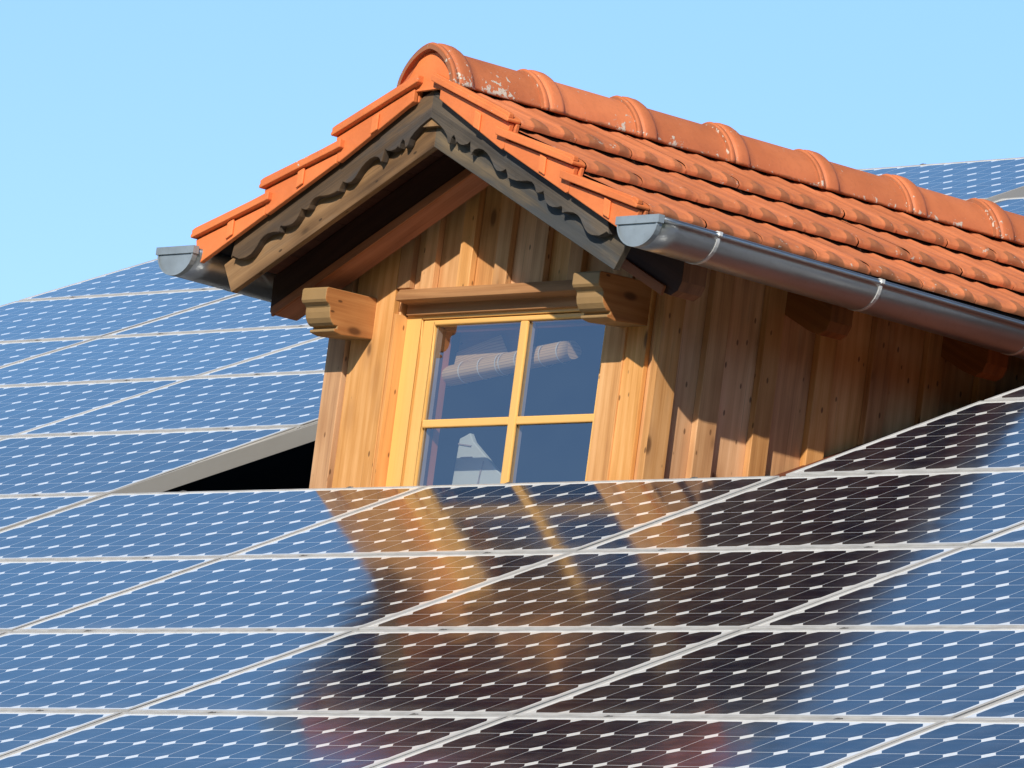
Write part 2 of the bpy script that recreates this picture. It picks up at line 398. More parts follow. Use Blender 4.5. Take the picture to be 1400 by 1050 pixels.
mb.build('edge_strip', 'strip', house, bevel=.001)
mb = MB()
ye = rp(0, V0, HD).y + .5; zb = rp(0, V0, HD - .12).z + .22; y2 = 2 * top.y - ye
gab = [(ye, -Z0), (y2, -Z0), (y2, zb), (top.y, top.z - .2), (ye, zb)]
for x0 in (RX0 + .15, RX1 - .45): mb.prism(gab, x0, x0 + .3, 'yz', col=(0, 0, 0))
for y0 in (ye, y2 - .3): mb.box((RX0 + .45, y0, -Z0), (RX1 - .45, y0 + .3, zb - .05), 'x', (0, 0, 0))
mb.build('wall', 'plaster', house)

# ------------------------------------------------------------------ solar panels
PW, PH = 1.588, .814
hrow = {-6: -.019, -5: -.013, -4: -.006, -3: .000, -2: .009, -1: .010, 0: .0, 1: -.003, 2: -.002, 3: .001, 4: .002, 5: 0}
def frame_mesh():
    mb = MB(); a, b, l, z1, z0 = PW / 2, PH / 2, .014, 0., -.046
    c = (0, 0, 0)
    mb.box((-a, -b, z0), (a, -b + l, z1), 'x', c); mb.box((-a, b - l, z0), (a, b, z1), 'x', c)
    mb.box((-a, -b + l, z0), (-a + l, b - l, z1), 'y', c); mb.box((a - l, -b + l, z0), (a, b - l, z1), 'y', c)
    mb.box((a, -b, -.012), (a + .0056, b, -.006), 'y', c); mb.box((-a - .0056, -b, -.012), (-a, b, -.006), 'y', c); mb.box((-a, b, -.012), (a, b + .0065, -.006), 'x', c); mb.box((-a, -b - .0065, -.012), (a, -b, -.006), 'x', c)
    o = mb.build('frame', 'alu', None, bevel=.0012)
    for v in o.data.vertices: v.co.z -= Z0
    return o
def glass_mesh():
    mb = MB(); a, b = PW / 2 - .0135, PH / 2 - .0135; z = -.0016
    mb.face([(-a, -b, z), (a, -b, z), (a, b, z), (-a, b, z)], [(-a, -b), (a, -b), (a, b), (-a, b)], (0, 0, 0))
    mb.face([(-a, b, z - .006), (a, b, z - .006), (a, -b, z - .006), (-a, -b, z - .006)], [(9, 9)] * 4, (0, 0, 0))
    o = mb.build('cell_sheet', 'cells', None)
    for v in o.data.vertices: v.co.z -= Z0
    return o
def clamp_mesh(sx):
    mb = MB(); mb.box((sx * .42 - .012, PH / 2 - .004, -.010), (sx * .42 + .012, PH / 2 + .006, .0012), 'x', (0, 0, 0))
    mb.box((sx * .42 - .004, PH / 2 - .003, .0012), (sx * .42 + .004, PH / 2 + .003, .0030), 'x', (0, 0, 0))
    o = mb.build('clamp', 'clamp', None)
    for v in o.data.vertices: v.co.z -= Z0
    return o
fobj, gobj = frame_mesh(), glass_mesh(); c1, c2 = clamp_mesh(-1), clamp_mesh(1)
panels = []
def place_panel(c, r):
    # joints: lines c..c+1, rows r..r+1 (r counts downwards)
    x0 = (c - 4) * PU; x1 = x0 + PU
    dx = -.028 if c == 2 else (-.018 if c < 2 else 0.)
    hT, hB = hrow[r], hrow[r + 1]
    cen = rp((x0 + x1) / 2 + dx + random.uniform(-.0015, .0015), -(r + .5) * PV + random.uniform(-.001, .001), (hT + hB) / 2)
    up = (rp(0, -r * PV, hT) - rp(0, -(r + 1) * PV, hB)).normalized()
    xa = (Vector((1, 0, 0)) + NRM * random.uniform(-.0016, .0016)).normalized()
    nz = xa.cross(up).normalized(); up = nz.cross(xa)
    mat = Matrix(((xa.x, up.x, nz.x, cen.x), (xa.y, up.y, nz.y, cen.y), (xa.z, up.z, nz.z, cen.z + Z0), (0, 0, 0, 1)))
    e = bpy.data.objects.new('solar_panel', None); COL.objects.link(e); e.empty_display_size = .2
    e.matrix_world = mat
    first = not panels
    for src in (fobj, gobj, c1, c2):
        o = src if first else src.copy()
        if not first: COL.objects.link(o)
        o.parent = e
    e['category'] = 'solar panel'; e['group'] = 'solar panels covering the main roof'
    panels.append((c, r, e, mat)); return e
for r in range(-6, 5):
    for c in range(0, 9):
        if c in (3, 4) and -4 <= r <= -1: continue
        if (c, r) == (3, -6): continue
        if c == 8 and r < 0: continue
        place_panel(c, r)

# ------------------------------------------------------------------ dormer
D = thing('dormer', 'wooden roof dormer with board cladding, window and orange tiled gable roof', 'dormer', (XC, 1.2, 0))
YF, YB = .108, .083            # recessed boards / raised battens on the front
X0, X1 = -.683, .900
def gable_top(x, lim=1.112): return lim - TS * abs(x - XC)
WX0, WX1, WZ1 = -.380, .630, .598
ZB = -.30
# front wall: boards (recessed) then battens (proud), cut by the soffit
mb = MB()
def fboard(xa, xb, y0, y1, z0, z1=None, dirt=.0):
    col = (random.random(), random.random(), dirt)
    tl = [(xa, z1 if z1 else gable_top(xa)), (xb, z1 if z1 else gable_top(xb))]
    if z1 is None and xa < XC < xb: tl.insert(1, (XC, gable_top(XC)))
    mb.prism([(xa, z0)] + [(xb, z0)] + tl[::-1], y0, y1, 'xz', col=col)
fboard(X0 + .01, WX0 - .004, YF, YF + .03, ZB)
fboard(WX1, X1 - .012, YF, YF + .03, ZB)
xs = [WX0 - .004, -.245, -.07, .105, .28, .455, WX1]
for a, b in zip(xs[:-1], xs[1:]): fboard(a + .001, b - .001, YF, YF + .03, WZ1 + .02)
mb.build('front_cladding', 'cladding', D, bevel=.002)
mb = MB()
fboard(X0, X0 + .088, YB - .010, YF - .0015, ZB)
fboard(X0 + .100, WX0 - .012, YB, YF - .0015, ZB, dirt=.1)
fboard(WX1 + .002, WX1 + .098, YB, YF - .0015, ZB)
fboard(X1 - .176, X1 - .078, YB + .006, YF - .0015, ZB)
for x in xs[1:-1]: fboard(x - .034, x + .028, YB, YF - .0015, WZ1 + .03)
fboard(WX0 - .010, WX0 + .050, YB, YF - .0015, WZ1 + .045)
mb.build('front_batten', 'cladding', D, bevel=.0025)
# side wall (right): boards and battens
def zt_side(): return 1.112 - TS * (X1 - XC)
def side(name, sx, xin, xout, parts, m='cladding'):
    mb = MB()
    for (a, b) in parts:
        mb.box((min(xin, xout), a, ZB if a < .5 else ZB + .1), (max(xin, xout), b, zt_side() - .0 + (.0 if sx > 0 else 0)), 'z', (random.random(), random.random(), .12 * random.random()))
    return mb.build(name, m, D, bevel=.0022)
bat = [(.073 + .0, .157)]
yb_ = .262
for wd in (.078, .070, .072, .075, .07, .074, .07, .075, .07, .07, .07): bat.append((yb_, yb_ + wd)); yb_ += .225
brd = [(a[1] - .012, b[0] + .012) for a, b in zip(bat[:-1], bat[1:])]
brd = [(.1385 + .0 if i == 0 else a, b) for i, (a, b) in enumerate(brd)]
side('side_cladding', 1, X1 - .050, X1 - .028, brd); 
side('side_batten', 1, X1 - .0265, X1, bat)
side('side_cladding', -1, X0 + .045, X0 + .021, brd)
side('side_batten', -1, X0 + .0195, X0, [(.155, .23)] + bat[1:])
# thin dark rebate behind cladding so no light leaks
mb = MB()
mb.box((X1 - .075, .14, ZB), (X1 - .047, 2.9, zt_side()), 'z', (0, 0, 0)); mb.box((X0 + .047, .14, ZB), (X0 + .075, 2.9, zt_side()), 'z', (0, 0, 0))
mb.prism([(X0 + .05, .64), (X1 - .05, .64), (X1 - .05, gable_top(X1 - .05)), (XC, gable_top(XC)), (X0 + .05, gable_top(X0 + .05))], .1405, .16, 'xz', col=(0, 0, 0))
mb.box((X0 + .05, .1405, ZB), (WX0 - .03, .165, .66), 'z', (0, 0, 0)); mb.box((WX1 + .03, .1405, ZB), (X1 - .05, .165, .66), 'z', (0, 0, 0))
mb.build('inner_lining', 'liner', D)
# base flashing along the right side
mb = MB()
mb.box((X1 - .01, .02, -.20), (1.62, 3.1 / CP, -.146), 'y', (0, 0, 0), frame=fr)
mb.build('base_flashing', 'flash', D)

# window -----------------------------------------------------------
mb = MB()
mb.box((WX0 - .010, YB + .004, ZB), (WX0, .168, WZ1 - .034), 'z', (.5, .5, 0))
mb.build('window_reveal', 'reveal', D, bevel=.001)
mb = MB()
mb.prism([(.066, WZ1 + .012), (.066, WZ1 + .004), (.118, WZ1 - .001), (.118, WZ1 - .034), (.140, WZ1 - .034), (.140, WZ1 + .04), (YB - .004, WZ1 + .04), (.068, WZ1 + .022)], WX0 + .012, WX1 + .012, 'yz', col=(.5, .5, 0), gdir=(.001, 1))
for i in range(len(mb.uv)):
    mb.uv[i] = [(mb.v[k].x, mb.v[k].z * 1. + mb.v[k].y) for k in mb.f[i]]
mb.build('lintel', 'lintel', D, bevel=.0015)
WN = MB()
YW = .133
zt = WZ1 - .016; zb_ = -.12
c_ = (.5, .5, 0)
WN.box((WX0, YW, zb_), (WX0 + .073, YW + .07, zt), 'z', c_); WN.box((WX1 - .008, YW, zb_), (WX1 + .03, YW + .07, zt), 'z', c_)
WN.box((WX0 + .073, YW, zt - .030), (WX1 - .008, YW + .07, zt), 'x', c_); WN.box((WX0 + .073, YW, zb_), (WX1 - .008, YW + .07, zb_ + .05), 'x', c_)
frm = WN.build('window_frame', 'yellow', D, bevel=.003)
sx0, sx1, sz0, sz1 = WX0 + .079, WX1 - .011, zb_ + .055, zt - .033
mb = MB(); ys = YW + .004; sw = .052
mb.box((sx0, ys, sz0), (sx0 + sw, ys + .055, sz1), 'z', c_); mb.box((sx1 - sw, ys, sz0), (sx1, ys + .055, sz1), 'z', c_)
mb.box((sx0 + sw, ys, sz1 - .016), (sx1 - sw, ys + .055, sz1), 'x', c_); mb.box((sx0 + sw, ys, sz0), (sx1 - sw, ys + .055, sz0 + sw), 'x', c_)
sash = mb.build('window_sash', 'yellow', D, bevel=.004)
gx0, gx1, gz0, gz1 = sx0 + sw, sx1 - sw, sz0 + sw, sz1 - .016
mb = MB(); mx = .182; mz = .2215
mb.box((mx - .0175, ys + .001, gz0), (mx + .0175, ys + .0125, gz1), 'z', c_)
mb.box((gx0, ys + .003, mz - .013), (mx - .0175, ys + .0125, mz + .013), 'x', c_); mb.box((mx + .0175, ys + .003, mz - .013), (gx1, ys + .0125, mz + .013), 'x', c_)
mun = mb.build('muntin', 'yellow', D, bevel=.004)
mb = MB(); yg = ys + .0130
mb.face([(gx0, yg, gz0), (gx1, yg, gz0), (gx1, yg, gz1), (gx0, yg, gz1)], [(0, 0)] * 4, c_)
pane = mb.build('pane', 'glass', D)
mb = MB()   # spacer bars between the panes, seen edge on beside each bar
mb.box((gx0 + .0002, yg + .002, gz0), (gx0 + .004, yg + .024, gz1), 'z', c_); mb.box((gx1 - .004, yg + .002, gz0), (gx1 - .0002, yg + .024, gz1), 'z', c_)
mb.box((mx - .015, yg + .002, gz0), (mx + .0165, yg + .022, gz1), 'z', c_)
mb.box((gx0 + .005, yg + .002, mz - .010), (mx - .016, yg + .020, mz + .010), 'x', c_); mb.box((mx + .0175, yg + .002, mz - .010), (gx1 - .005, yg + .020, mz + .010), 'x', c_)
mb.build('glazing_spacer', 'spacer', D)
mb = MB(); mb.box((gx0 + .0002, yg + .0245, gz0), (gx0 + .006, yg + .034, gz1), 'z', c_); mb.box((gx0 + .006, yg + .0245, gz1 - .006), (gx1, yg + .034, gz1), 'x', c_)
mb.build('window_seal', 'gasket', D)
mb = MB()
mb.box((gx0 - .012, yg + .036, gz0 - .02), (gx0 + .006, yg + .060, gz1 + .02), 'z', c_); mb.box((gx1 - .006, yg + .036, gz0 - .02), (gx1 + .012, yg + .060, gz1 + .02), 'z', c_)
mb.box((gx0, yg + .036, gz1 - .01), (gx1, yg + .060, gz1 + .02), 'x', c_)
mb.build('inner_sash', 'rafter', D)
mb = MB()
mb.box((gx0 - .03, yg + .12, .455), (gx0 + .26, yg + .19, .62), 'x', (.2, .5, 0))
mb.build('inner_beam', 'bracket', D, bevel=.004)

# brackets (carved purlin ends) ------------------------------------
prof = [(YF - .002, .616), (-.116, .613), (-.121, .606), (-.121, .574), (-.116, .566), (-.104, .560), (-.098, .552), (-.098, .538), (-.094, .520), (-.084, .506), (-.074, .499), (-.060, .499), (-.060, .491), (-.072, .489), (-.072, .480), (-.040, .474), (YF - .002, .486)]
for (xa, xb) in ((-.600, -.478), (.692, .815)):
    mb = MB(); mb.prism(prof, xa, xb, 'yz', col=(.4, .5, 0), gdir=(1, 0), mi=0, mi_side=1)
    mb.build('bracket', ['bracket', 'bracket_end'], D, bevel=.0035)

# roof structure ---------------------------------------------------
def slope_frame(sd):   # local (s down-slope, y, n outward) -> world ; origin at ridge with zero-plane height z0
    def fn(z0): return Matrix(((sd * CA, 0, sd * SA, XC), (0, 1, 0, 0), (-SA, 0, CA, z0), (0, 0, 0, 1)))
    return fn
YV = -.243
for sd in (1, -1):
    fm = slope_frame(sd)
    mb = MB()
    # soffit boards running along y
    n = 9
    for i in range(n):
        a = i * 1.04 / n; b = (i + 1) * 1.04 / n - .002
        mb.box((a + (.0 if i else .002), YV + .024, .002), (b, 3.0, .016), 'y', R1(), frame=fm(1.112))
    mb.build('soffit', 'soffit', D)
    mb = MB()
    mb.box((.012, YV + .024, .0165), (1.04, 3.0, .040), 'y', (0, 0, 0), frame=fm(1.112)); mb.build('roof_deck', 'liner', D)
    # barge board in front, bottom edge on the soffit line
    mb = MB()
    zb0 = 1.0; e = .910
    P = [(XC, zb0), (XC + sd * (e), zb0 - TS * e), (XC + sd * (e + .055), zb0 - TS * (e + .055) + .115), (XC, zb0 + .165)]
    mb.prism(P, YV, YV + .0225, 'xz', col=(.5, .4, .0), gdir=(sd * CA, -SA))
    mb.build('barge_board', 'barge' if sd < 0 else 'barge_grey', D, bevel=.002)
    # rafters, vertical tail cut at the front pair, rounded tails along the sides
    for n_, (ya, yc) in enumerate(((-.050, .045), (.555, .645), (1.215, 1.305), (1.87, 1.96))):
        mb = MB()
        X = lambda dx: XC + sd * dx
        zz = lambda dx, o: 1.112 + o - TS * dx
        if n_ == 0 and sd < 0: P = [(X(0), zz(0, -.002)), (X(.955), zz(.955, -.002)), (X(.950), zz(.95, -.118)), (X(.925), zz(.925, -.140)), (X(0), zz(0, -.140))]
        else: P = [(X(0), zz(0, -.002)), (X(1.0), zz(1.0, -.002)), (X(1.0), zz(1., -.07)), (X(.985), zz(.985, -.105)), (X(.955), zz(.955, -.132)), (X(.90), zz(.9, -.140)), (X(0), zz(0, -.140))]
        mb.prism(P, ya, yc, 'xz', col=R1(), gdir=(sd * CA, -SA), mi=0, mi_side=1)
        mb.build('rafter', ['rafter_shade', 'rafter'] if n_ == 0 and sd < 0 else ['rafter_shade', 'rafter_tail'] if n_ == 0 else ['rafter_tail', 'rafter_tail'], D, bevel=.003)  # front pair: near-black faces carry the barge shadow, undersides stay lighter
    # planed facing lath on the front rafter
    mb = MB()
    mb.prism([(X(.0), zz(0, -.112)), (X(.935), zz(.935, -.112)), (X(.925), zz(.925, -.145)), (X(.0), zz(0, -.145))], -.062, -.0515, 'xz', col=(.5, .5, 0), gdir=(sd * CA, -SA))
    mb.build('rafter_lath', 'rafter', D, bevel=.002)

# carved trim ---------------------------------------------------------
crop = [(345, 25), (352, 10.5), (370, 30), (395, 36), (425, 28), (441, 10), (444, 44), (452, 98), (458, 102), (462, 86), (475, 66), (500, 58), (530, 66), (560, 90), (582, 118), (600, 150), (618, 185), (638, 208), (662, 214), (680, 208), (697, 196), (702, 212), (712, 240), (716, 262), (726, 258), (745, 268), (775, 276), (810, 277), (845, 274), (872, 281), (890, 298), (902, 322), (908, 348), (922, 357), (942, 350), (957, 342), (962, 362), (970, 392), (984, 420), (1004, 440), (1030, 450), (1060, 450), (1083, 442), (1090, 452), (1091, 482), (1098, 488), (1108, 482), (1130, 480), (1165, 484), (1195, 500), (1215, 524), (1232, 560), (1250, 592), (1272, 618), (1300, 632), (1345, 636), (1372, 620), (1392, 606)]
half = []
for x, y in crop:
    dep = (y - (.644 * (x - 600) + 10)) / 4.667 / 469
    half.append(((x - 345) / 1386 + .135, dep * 1.0))
arch = [(0, .055), (.020, .056), (.045, .059), (.070, .066), (.088, .076), (.094, .092), (.099, .097), (.106, .094), (.112, .072), (.122, .060), (.131, .068)]
allp = arch + half
def trim(sd):
    zl = lambda dx: .972 + TS * .3645 - TS * dx
    pts = [(XC + sd * dx, zl(dx) - d * .98) for dx, d in allp]
    endx = allp[-1][0]
    return [(XC, zl(0) + .035)] + pts + [(XC + sd * (endx + .008), zl(endx) - .045), (XC + sd * (endx - .005), zl(endx) + .02)]
for sd in (1, -1):
    mb = MB(); mb.prism(trim(sd), YV - .028, YV - .0015, 'xz', col=(.5 + .2 * sd, .5, 0), gdir=(sd * CA, -SA))
    mb.build('carved_trim', 'carved' if sd > 0 else 'carved_brown', D, bevel=.0015)

# verge tiles ---------------------------------------------------------
TAIL = [.0, .420, .745, 1.060]
def ztop(dx): return 1.252 - TS * dx
for sd in (1, -1):
    for k in range(3):
        a, b = TAIL[k], TAIL[k + 1]
        a0 = a - .02 if k else .062
        X = lambda dx: XC + sd * dx
        mb = MB(); col = (random.random() * .5 + .4, 0, 0)
        # hanging flap
        ta, tb = ztop(a0) - (.080 if k else .05), ztop(b) - .020
        mb.prism([(X(a0), ta), (X(b - .006), tb), (X(b - .024), 1.142 - TS * (b - .024) + .002), (X(b - .034), 1.142 - TS * (b - .034) - .004), (X(a0), 1.142 - TS * a0 + (.000 if k else .02))], -.298, -.280, 'xz', col=col)
        # raised rib on the flap, coloured lighter as if catching the sun
        m0 = a0 + (b - a0) * (.52 if sd > 0 else .42)
        mb.prism([(X(m0), ztop(m0) - .050), (X(m0 + .030), ztop(m0 + .03) - .050), (X(m0 + .030), 1.150 - TS * (m0 + .03)), (X(m0), 1.150 - TS * m0)], -.306, -.2985, 'xz', col=(min(1., col[0] + .5), 0, 0))
        # top slab with rim that overhangs the flap
        mb.prism([(X(a0 - .03), ztop(a0 - .03) - (.078 if k else .048)), (X(b), ztop(b) - .018), (X(b + .004), ztop(b) - .010), (X(b - .004), ztop(b) - .001), (X(b - .02), ztop(b - .02) - .001), (X(a0 - .03), ztop(a0 - .03) - (.052 if k else .026))], -.316, -.262, 'xz', col=(col[0], .22, .5))
        # clay body under the slab, closes the tail towards the field tiles
        mb.prism([(X(a0), ztop(a0) - .088), (X(b - .004), ztop(b) - .046), (X(b + .001), ztop(b) - .019), (X(a0), ztop(a0) - (.076 if k else .045))], -.277, -.263, 'xz', col=(col[0], .5, .3))
        # rolled front rim
        mb.prism([(X(a0 - .02), ztop(a0 - .02) - (.068 if k else .037)), (X(b + .001), ztop(b) - .006), (X(b + .003), ztop(b) + .008), (X(b - .014), ztop(b - .014) + .010), (X(a0 - .02), ztop(a0 - .02) - (.051 if k else .018))], -.313, -.292, 'xz', col=(col[0], .3, .7))
        mb.build('verge_tile', 'verge', D, bevel=.003)

# field tiles ---------------------------------------------------------
PT = .2235
def prof_h(t):
    """cross profile of one interlocking tile, t in 0..1 : two rolls, narrow side rib"""
    h = 0.
    h += .0105 * math.exp(-((t - .36) / .11) ** 2) + .0110 * math.exp(-((t - .86) / .10) ** 2)
    h += .0110 * math.exp(-((t + .14) / .10) ** 2) + .0012 * math.cos(t * 2 * math.pi * 9)
    h += .0085 * math.exp(-((t - .045) / .018) ** 2)
    h -= .004 * math.exp(-((t - .09) / .015) ** 2)
    return h
def tiles(sd):
    mb = MB(); fm = slope_frame(sd)(1.221)
    zoff = (1.2 - 1.2)
    for k in range(3):
        sT = TAIL[k + 1] / CA - .002; sH = (TAIL[k] / CA - .055) if k else .02
        # surface plane: at the tail the top sits at 1.235 line, at the head .030 lower
        nt_ = (1.232 - 1.2) * CA; nh = nt_ - (.044 if k else .040)
        y = -.2615; ti = 0
        rnd = random.random
        while y < 2.92:
            tilt = random.uniform(-.0025, .0025); ds = random.uniform(-.003, .003); r = rnd()
            NJ = 30; rows = []; cols = []
            svals = [sH, sH + (sT - sH) * .4, sH + (sT - sH) * .7, sT - .075, sT - .045, sT - .028, sT - .013, sT - .004, sT, sT - .002]
            drop = [0, 0, 0, 0, 0, .001, .004, .010, .020, .028]
            for s_, d_ in zip(svals, drop):
                row = []; crow = []
                f = min(1, max(0, (s_ - sH) / (sT - sH)))
                for j in range(NJ + 1):
                    t_ = j / NJ; yy = y + t_ * (PT - .0012)
                    hn = prof_h(t_)
                    # tail of the tile: rolls swell a little, pans curl down
                    hn = hn * .86 * ((.75 + .12 * f) if f < .9 else (.858 - .30 * (f - .9) / .1))
                    n_ = nh + (nt_ - nh) * f + hn - d_ + tilt * (t_ - .5) * 2
                    if d_ > .015: n_ = nt_ - .006 - (d_ - .015) * 1.5 + hn * .05
                    row.append(fm @ Vector((s_ + ds + .001 * math.sin(t_ * 6.28 * 2), yy, n_)))
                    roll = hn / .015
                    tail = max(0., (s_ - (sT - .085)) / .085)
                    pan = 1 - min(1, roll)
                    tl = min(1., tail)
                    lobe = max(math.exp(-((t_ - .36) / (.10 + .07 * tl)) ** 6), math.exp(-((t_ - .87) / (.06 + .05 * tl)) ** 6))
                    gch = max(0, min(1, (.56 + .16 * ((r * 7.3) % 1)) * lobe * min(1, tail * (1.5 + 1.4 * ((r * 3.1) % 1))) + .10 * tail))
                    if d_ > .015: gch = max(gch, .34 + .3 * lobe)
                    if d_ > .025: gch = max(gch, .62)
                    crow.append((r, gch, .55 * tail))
                rows.append(row); cols.append(crow)
            mb.grid(rows, lambda a, b: (0, 0), lambda a, b: cols[a][b], True, flip=(sd < 0))
            # side edge of the tile so that gaps read dark
            y += PT; ti += 1
        # dark underlay strip below the tails
        mb2.box((sT - .10, -.255, nt_ - .062), (sT - .012, 2.92, nt_ - .034), 'y', (0, .9, 0), frame=fm)
    return mb
for sd in (1, -1):
    mb2 = MB(); mb = tiles(sd)
    mb.build('roof_tiles', 'tile', D); mb2.build('tile_batten', 'liner', D)

# ridge tiles ---------------------------------------------------------
def arch_pts(hw, z0, ztop_, n=28, e=.80):
    pts = []
    for i in range(n + 1):
        a = math.pi * i / n; c, s = math.cos(a), math.sin(a)
        pts.append((XC + hw * (1 if c > 0 else -1) * abs(c) ** (1 / e) * 1.0, z0 + (ztop_ - z0) * s ** (1 / (e * 1.05)) if s > 1e-6 else z0))
    return pts
collars = [-.312] + [-.335 + .3895 * i for i in range(1, 9)]
for i, yc in enumerate(collars):
    mb = MB(); r = random.random(); dz = random.uniform(-.003, .003); dxr = random.uniform(-.003, .003)
    st = [(0.000, .1320, 1.178, 1.302), (.003, .1370, 1.176, 1.3085), (.010, .1380, 1.175, 1.311), (.019, .1370, 1.175, 1.3095), (.0235, .1330, 1.176, 1.304), (.0250, .1270, 1.178, 1.297), (.0275, .1270, 1.178, 1.297), (.0290, .1350, 1.176, 1.308), (.035, .1385, 1.175, 1.3135), (.048, .1395, 1.175, 1.315), (.072, .1390, 1.175, 1.3145), (.083, .1370, 1.175, 1.311), (.088, .1300, 1.176, 1.302), (.092, .1270, 1.177, 1.2985), (.12, .1260, 1.177, 1.2975), (.40, .1250, 1.178, 1.2965)]
    rows = []; cols = []
    for (dy, hw, zb1, zt1) in st:
        A = arch_pts(hw, zb1, zt1 + dz)
        rows.append([Vector((x + dxr, yc + dy, z)) for x, z in A])
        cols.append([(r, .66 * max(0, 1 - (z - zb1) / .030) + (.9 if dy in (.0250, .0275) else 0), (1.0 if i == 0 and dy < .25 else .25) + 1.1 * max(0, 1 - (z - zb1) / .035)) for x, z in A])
    mb.grid(rows, lambda a, b: (0, 0), lambda a, b: cols[a][b], True, flip=True)
    # inner skin and the front and lower rims (12 mm thick clay)
    rin = []
    for (dy, hw, zb1, zt1) in st: rin.append([Vector((x + dxr, yc + dy, z)) for x, z in arch_pts(hw - .013, zb1, zt1 + dz - .013)])
    mb.grid(rin, lambda a, b: (0, 0), lambda a, b: (r, .3, 0), True, flip=False)
    for b_ in range(len(rows[0]) - 1):
        mb.face([rows[0][b_], rows[0][b_ + 1], rin[0][b_ + 1], rin[0][b_]], [(0, 0)] * 4, (r, .75, 1.))
    for a_ in range(len(rows) - 1):
        for e_ in (0, -1):
            mb.face([rows[a_][e_], rows[a_ + 1][e_], rin[a_ + 1][e_], rin[a_][e_]], [(0, 0)] * 4, (r, .8, .6))
    if yc < 2.9: mb.build('ridge_tile', 'ridge', D)
# end disc of the ridge
mb = MB()
pd = [(XC - .128, 1.163), (XC - .122, 1.182), (XC - .088, 1.232), (XC - .056, 1.272), (XC - .028, 1.284), (XC + .028, 1.284), (XC + .056, 1.272), (XC + .088, 1.232), (XC + .118, 1.182), (XC + .122, 1.170)]
mb.prism(pd, -.292, -.278, 'xz', col=(.8, 0, 0)); mb.build('ridge_end_disc', 'verge', D, bevel=.002)
# timber ridge post seen between the top verge tiles
mb = MB(); mb.box((XC - .055, -.262, 1.06), (XC + .055, -.20, 1.158), 'z', (.5, .5, 0)); mb.build('ridge_block', 'barge', D)
mb = MB(); mb.prism([(XC - .16, 1.10), (XC + .16, 1.10), (XC + .10, 1.175), (XC, 1.24), (XC - .10, 1.175)], -.20, 2.9, 'xz', col=(0, 0, 0)); mb.build('ridge_mortar', 'liner', D)

# gutters ---------------------------------------------------------------
def gutter(sd, y0, y1, name='gutter'):
    cx, zl, r = XC + sd * 1.100, .700, .088
    fall = .022
    def sec(y, rr, off=0.):
        z = zl - fall * (y - y0) / 1.7
        p = []
        for i in range(17):
            a = math.pi * i / 16
            p.append(Vector((cx - sd * rr * math.cos(a), y, z - rr * .84 * math.sin(a) + off)))
        return p
    mb = MB()
    def lipped(y):
        p = sec(y, r)
        c = p[-1] + Vector((sd * -.001, 0, .006)); q = []
        for k in range(7):
            a = math.radians(-60 + 300 * k / 6); q.append(c + Vector((sd * .0085 * math.cos(a), 0, .0085 * math.sin(a))))
        return [p[0] + Vector((0, 0, .012))] + p + q
    ysn = [y0 + (y1 - y0) * i / 24 for i in range(25)]
    rows = [lipped(y) for y in ysn]
    mb.grid(rows, lambda a, b: (ysn[a], b * .01), lambda a, b: (.5, 0, 0), True, flip=(sd > 0))
    gut = mb.build(name, 'zinc', D)
    sol = gut.modifiers.new('t', 'SOLIDIFY'); sol.thickness = .0015
    # end cap: plate with folded rim
    mb = MB()
    pl = [(p.x, p.z) for p in sec(y0, r + .001)]
    pl = pl + [(pl[-1][0] + sd * .004, zl + .014), (pl[0][0] - sd * .003, zl + .014)]
    mb.prism(pl, y0 - .004, y0 + .001, 'xz', col=(.5, 0, 0))
    inn = [(cx + (x - cx) * .90, zl + (z - zl) * .90 - .004) for x, z in pl[:-2]]
    inn = inn + [(inn[-1][0], zl - .010), (inn[0][0], zl - .010)]
    mb.prism([(pl[0][0] - sd * .006, zl - .007), (pl[-3][0] + sd * .008, zl - .007), (pl[-3][0] + sd * .008, zl + .017), (pl[0][0] - sd * .006, zl + .017)], y0 - .010, y0 + .012, 'xz', col=(.5, 0, 0))
    ring = [Vector((p.x, y0, p.z)) for p in sec(y0, r + .003)]
    for i in range(len(ring) - 1):
        a, b = ring[i], ring[i + 1]; ci = Vector((cx, y0, zl))
        ai, bi = ci + (a - ci) * .92, ci + (b - ci) * .92
        for yy in (y0 - .007,):
            q = [Vector((v.x, yy, v.z)) for v in (a, b, bi, ai)]; mb.face(q, [(0, 0)] * 4, (.5, 0, 0))
            mb.face([Vector((a.x, yy, a.z)), Vector((b.x, yy, b.z)), Vector((b.x, y0 + .012, b.z)), Vector((a.x, y0 + .012, a.z))], [(0, 0)] * 4, (.5, 0, 0))
    cp = mb.build('end_cap', 'zinc_cap', gut)
    for yb in (-.095, .567, 1.215):
        mb = MB(); rows = []
        zz = -fall * (yb - y0) / 1.7
        outer = [p for p in sec(yb, r + .0035)]
        for dy in (-.006, .006):
            rows.append([Vector((p.x, yb + dy, p.z)) for p in outer[1:]] + [outer[-1] + Vector((sd * .009, dy, .004)), outer[-1] + Vector((sd * .009, dy, .016)), outer[-1] + Vector((-sd * .004, dy, .019)), outer[-1] + Vector((-sd * .030, dy, .016))])
        mb.grid(rows, lambda a, b: (0, 0), lambda a, b: (.5, 0, 0), False, flip=(sd > 0))
        o = mb.build('gutter_bracket', 'strap', gut)
        so_ = o.modifiers.new('t', 'SOLIDIFY'); so_.thickness = .007; so_.offset = 1
    return gut
gutter(1, -.330, 1.75); gutter(-1, -.330, 1.75)

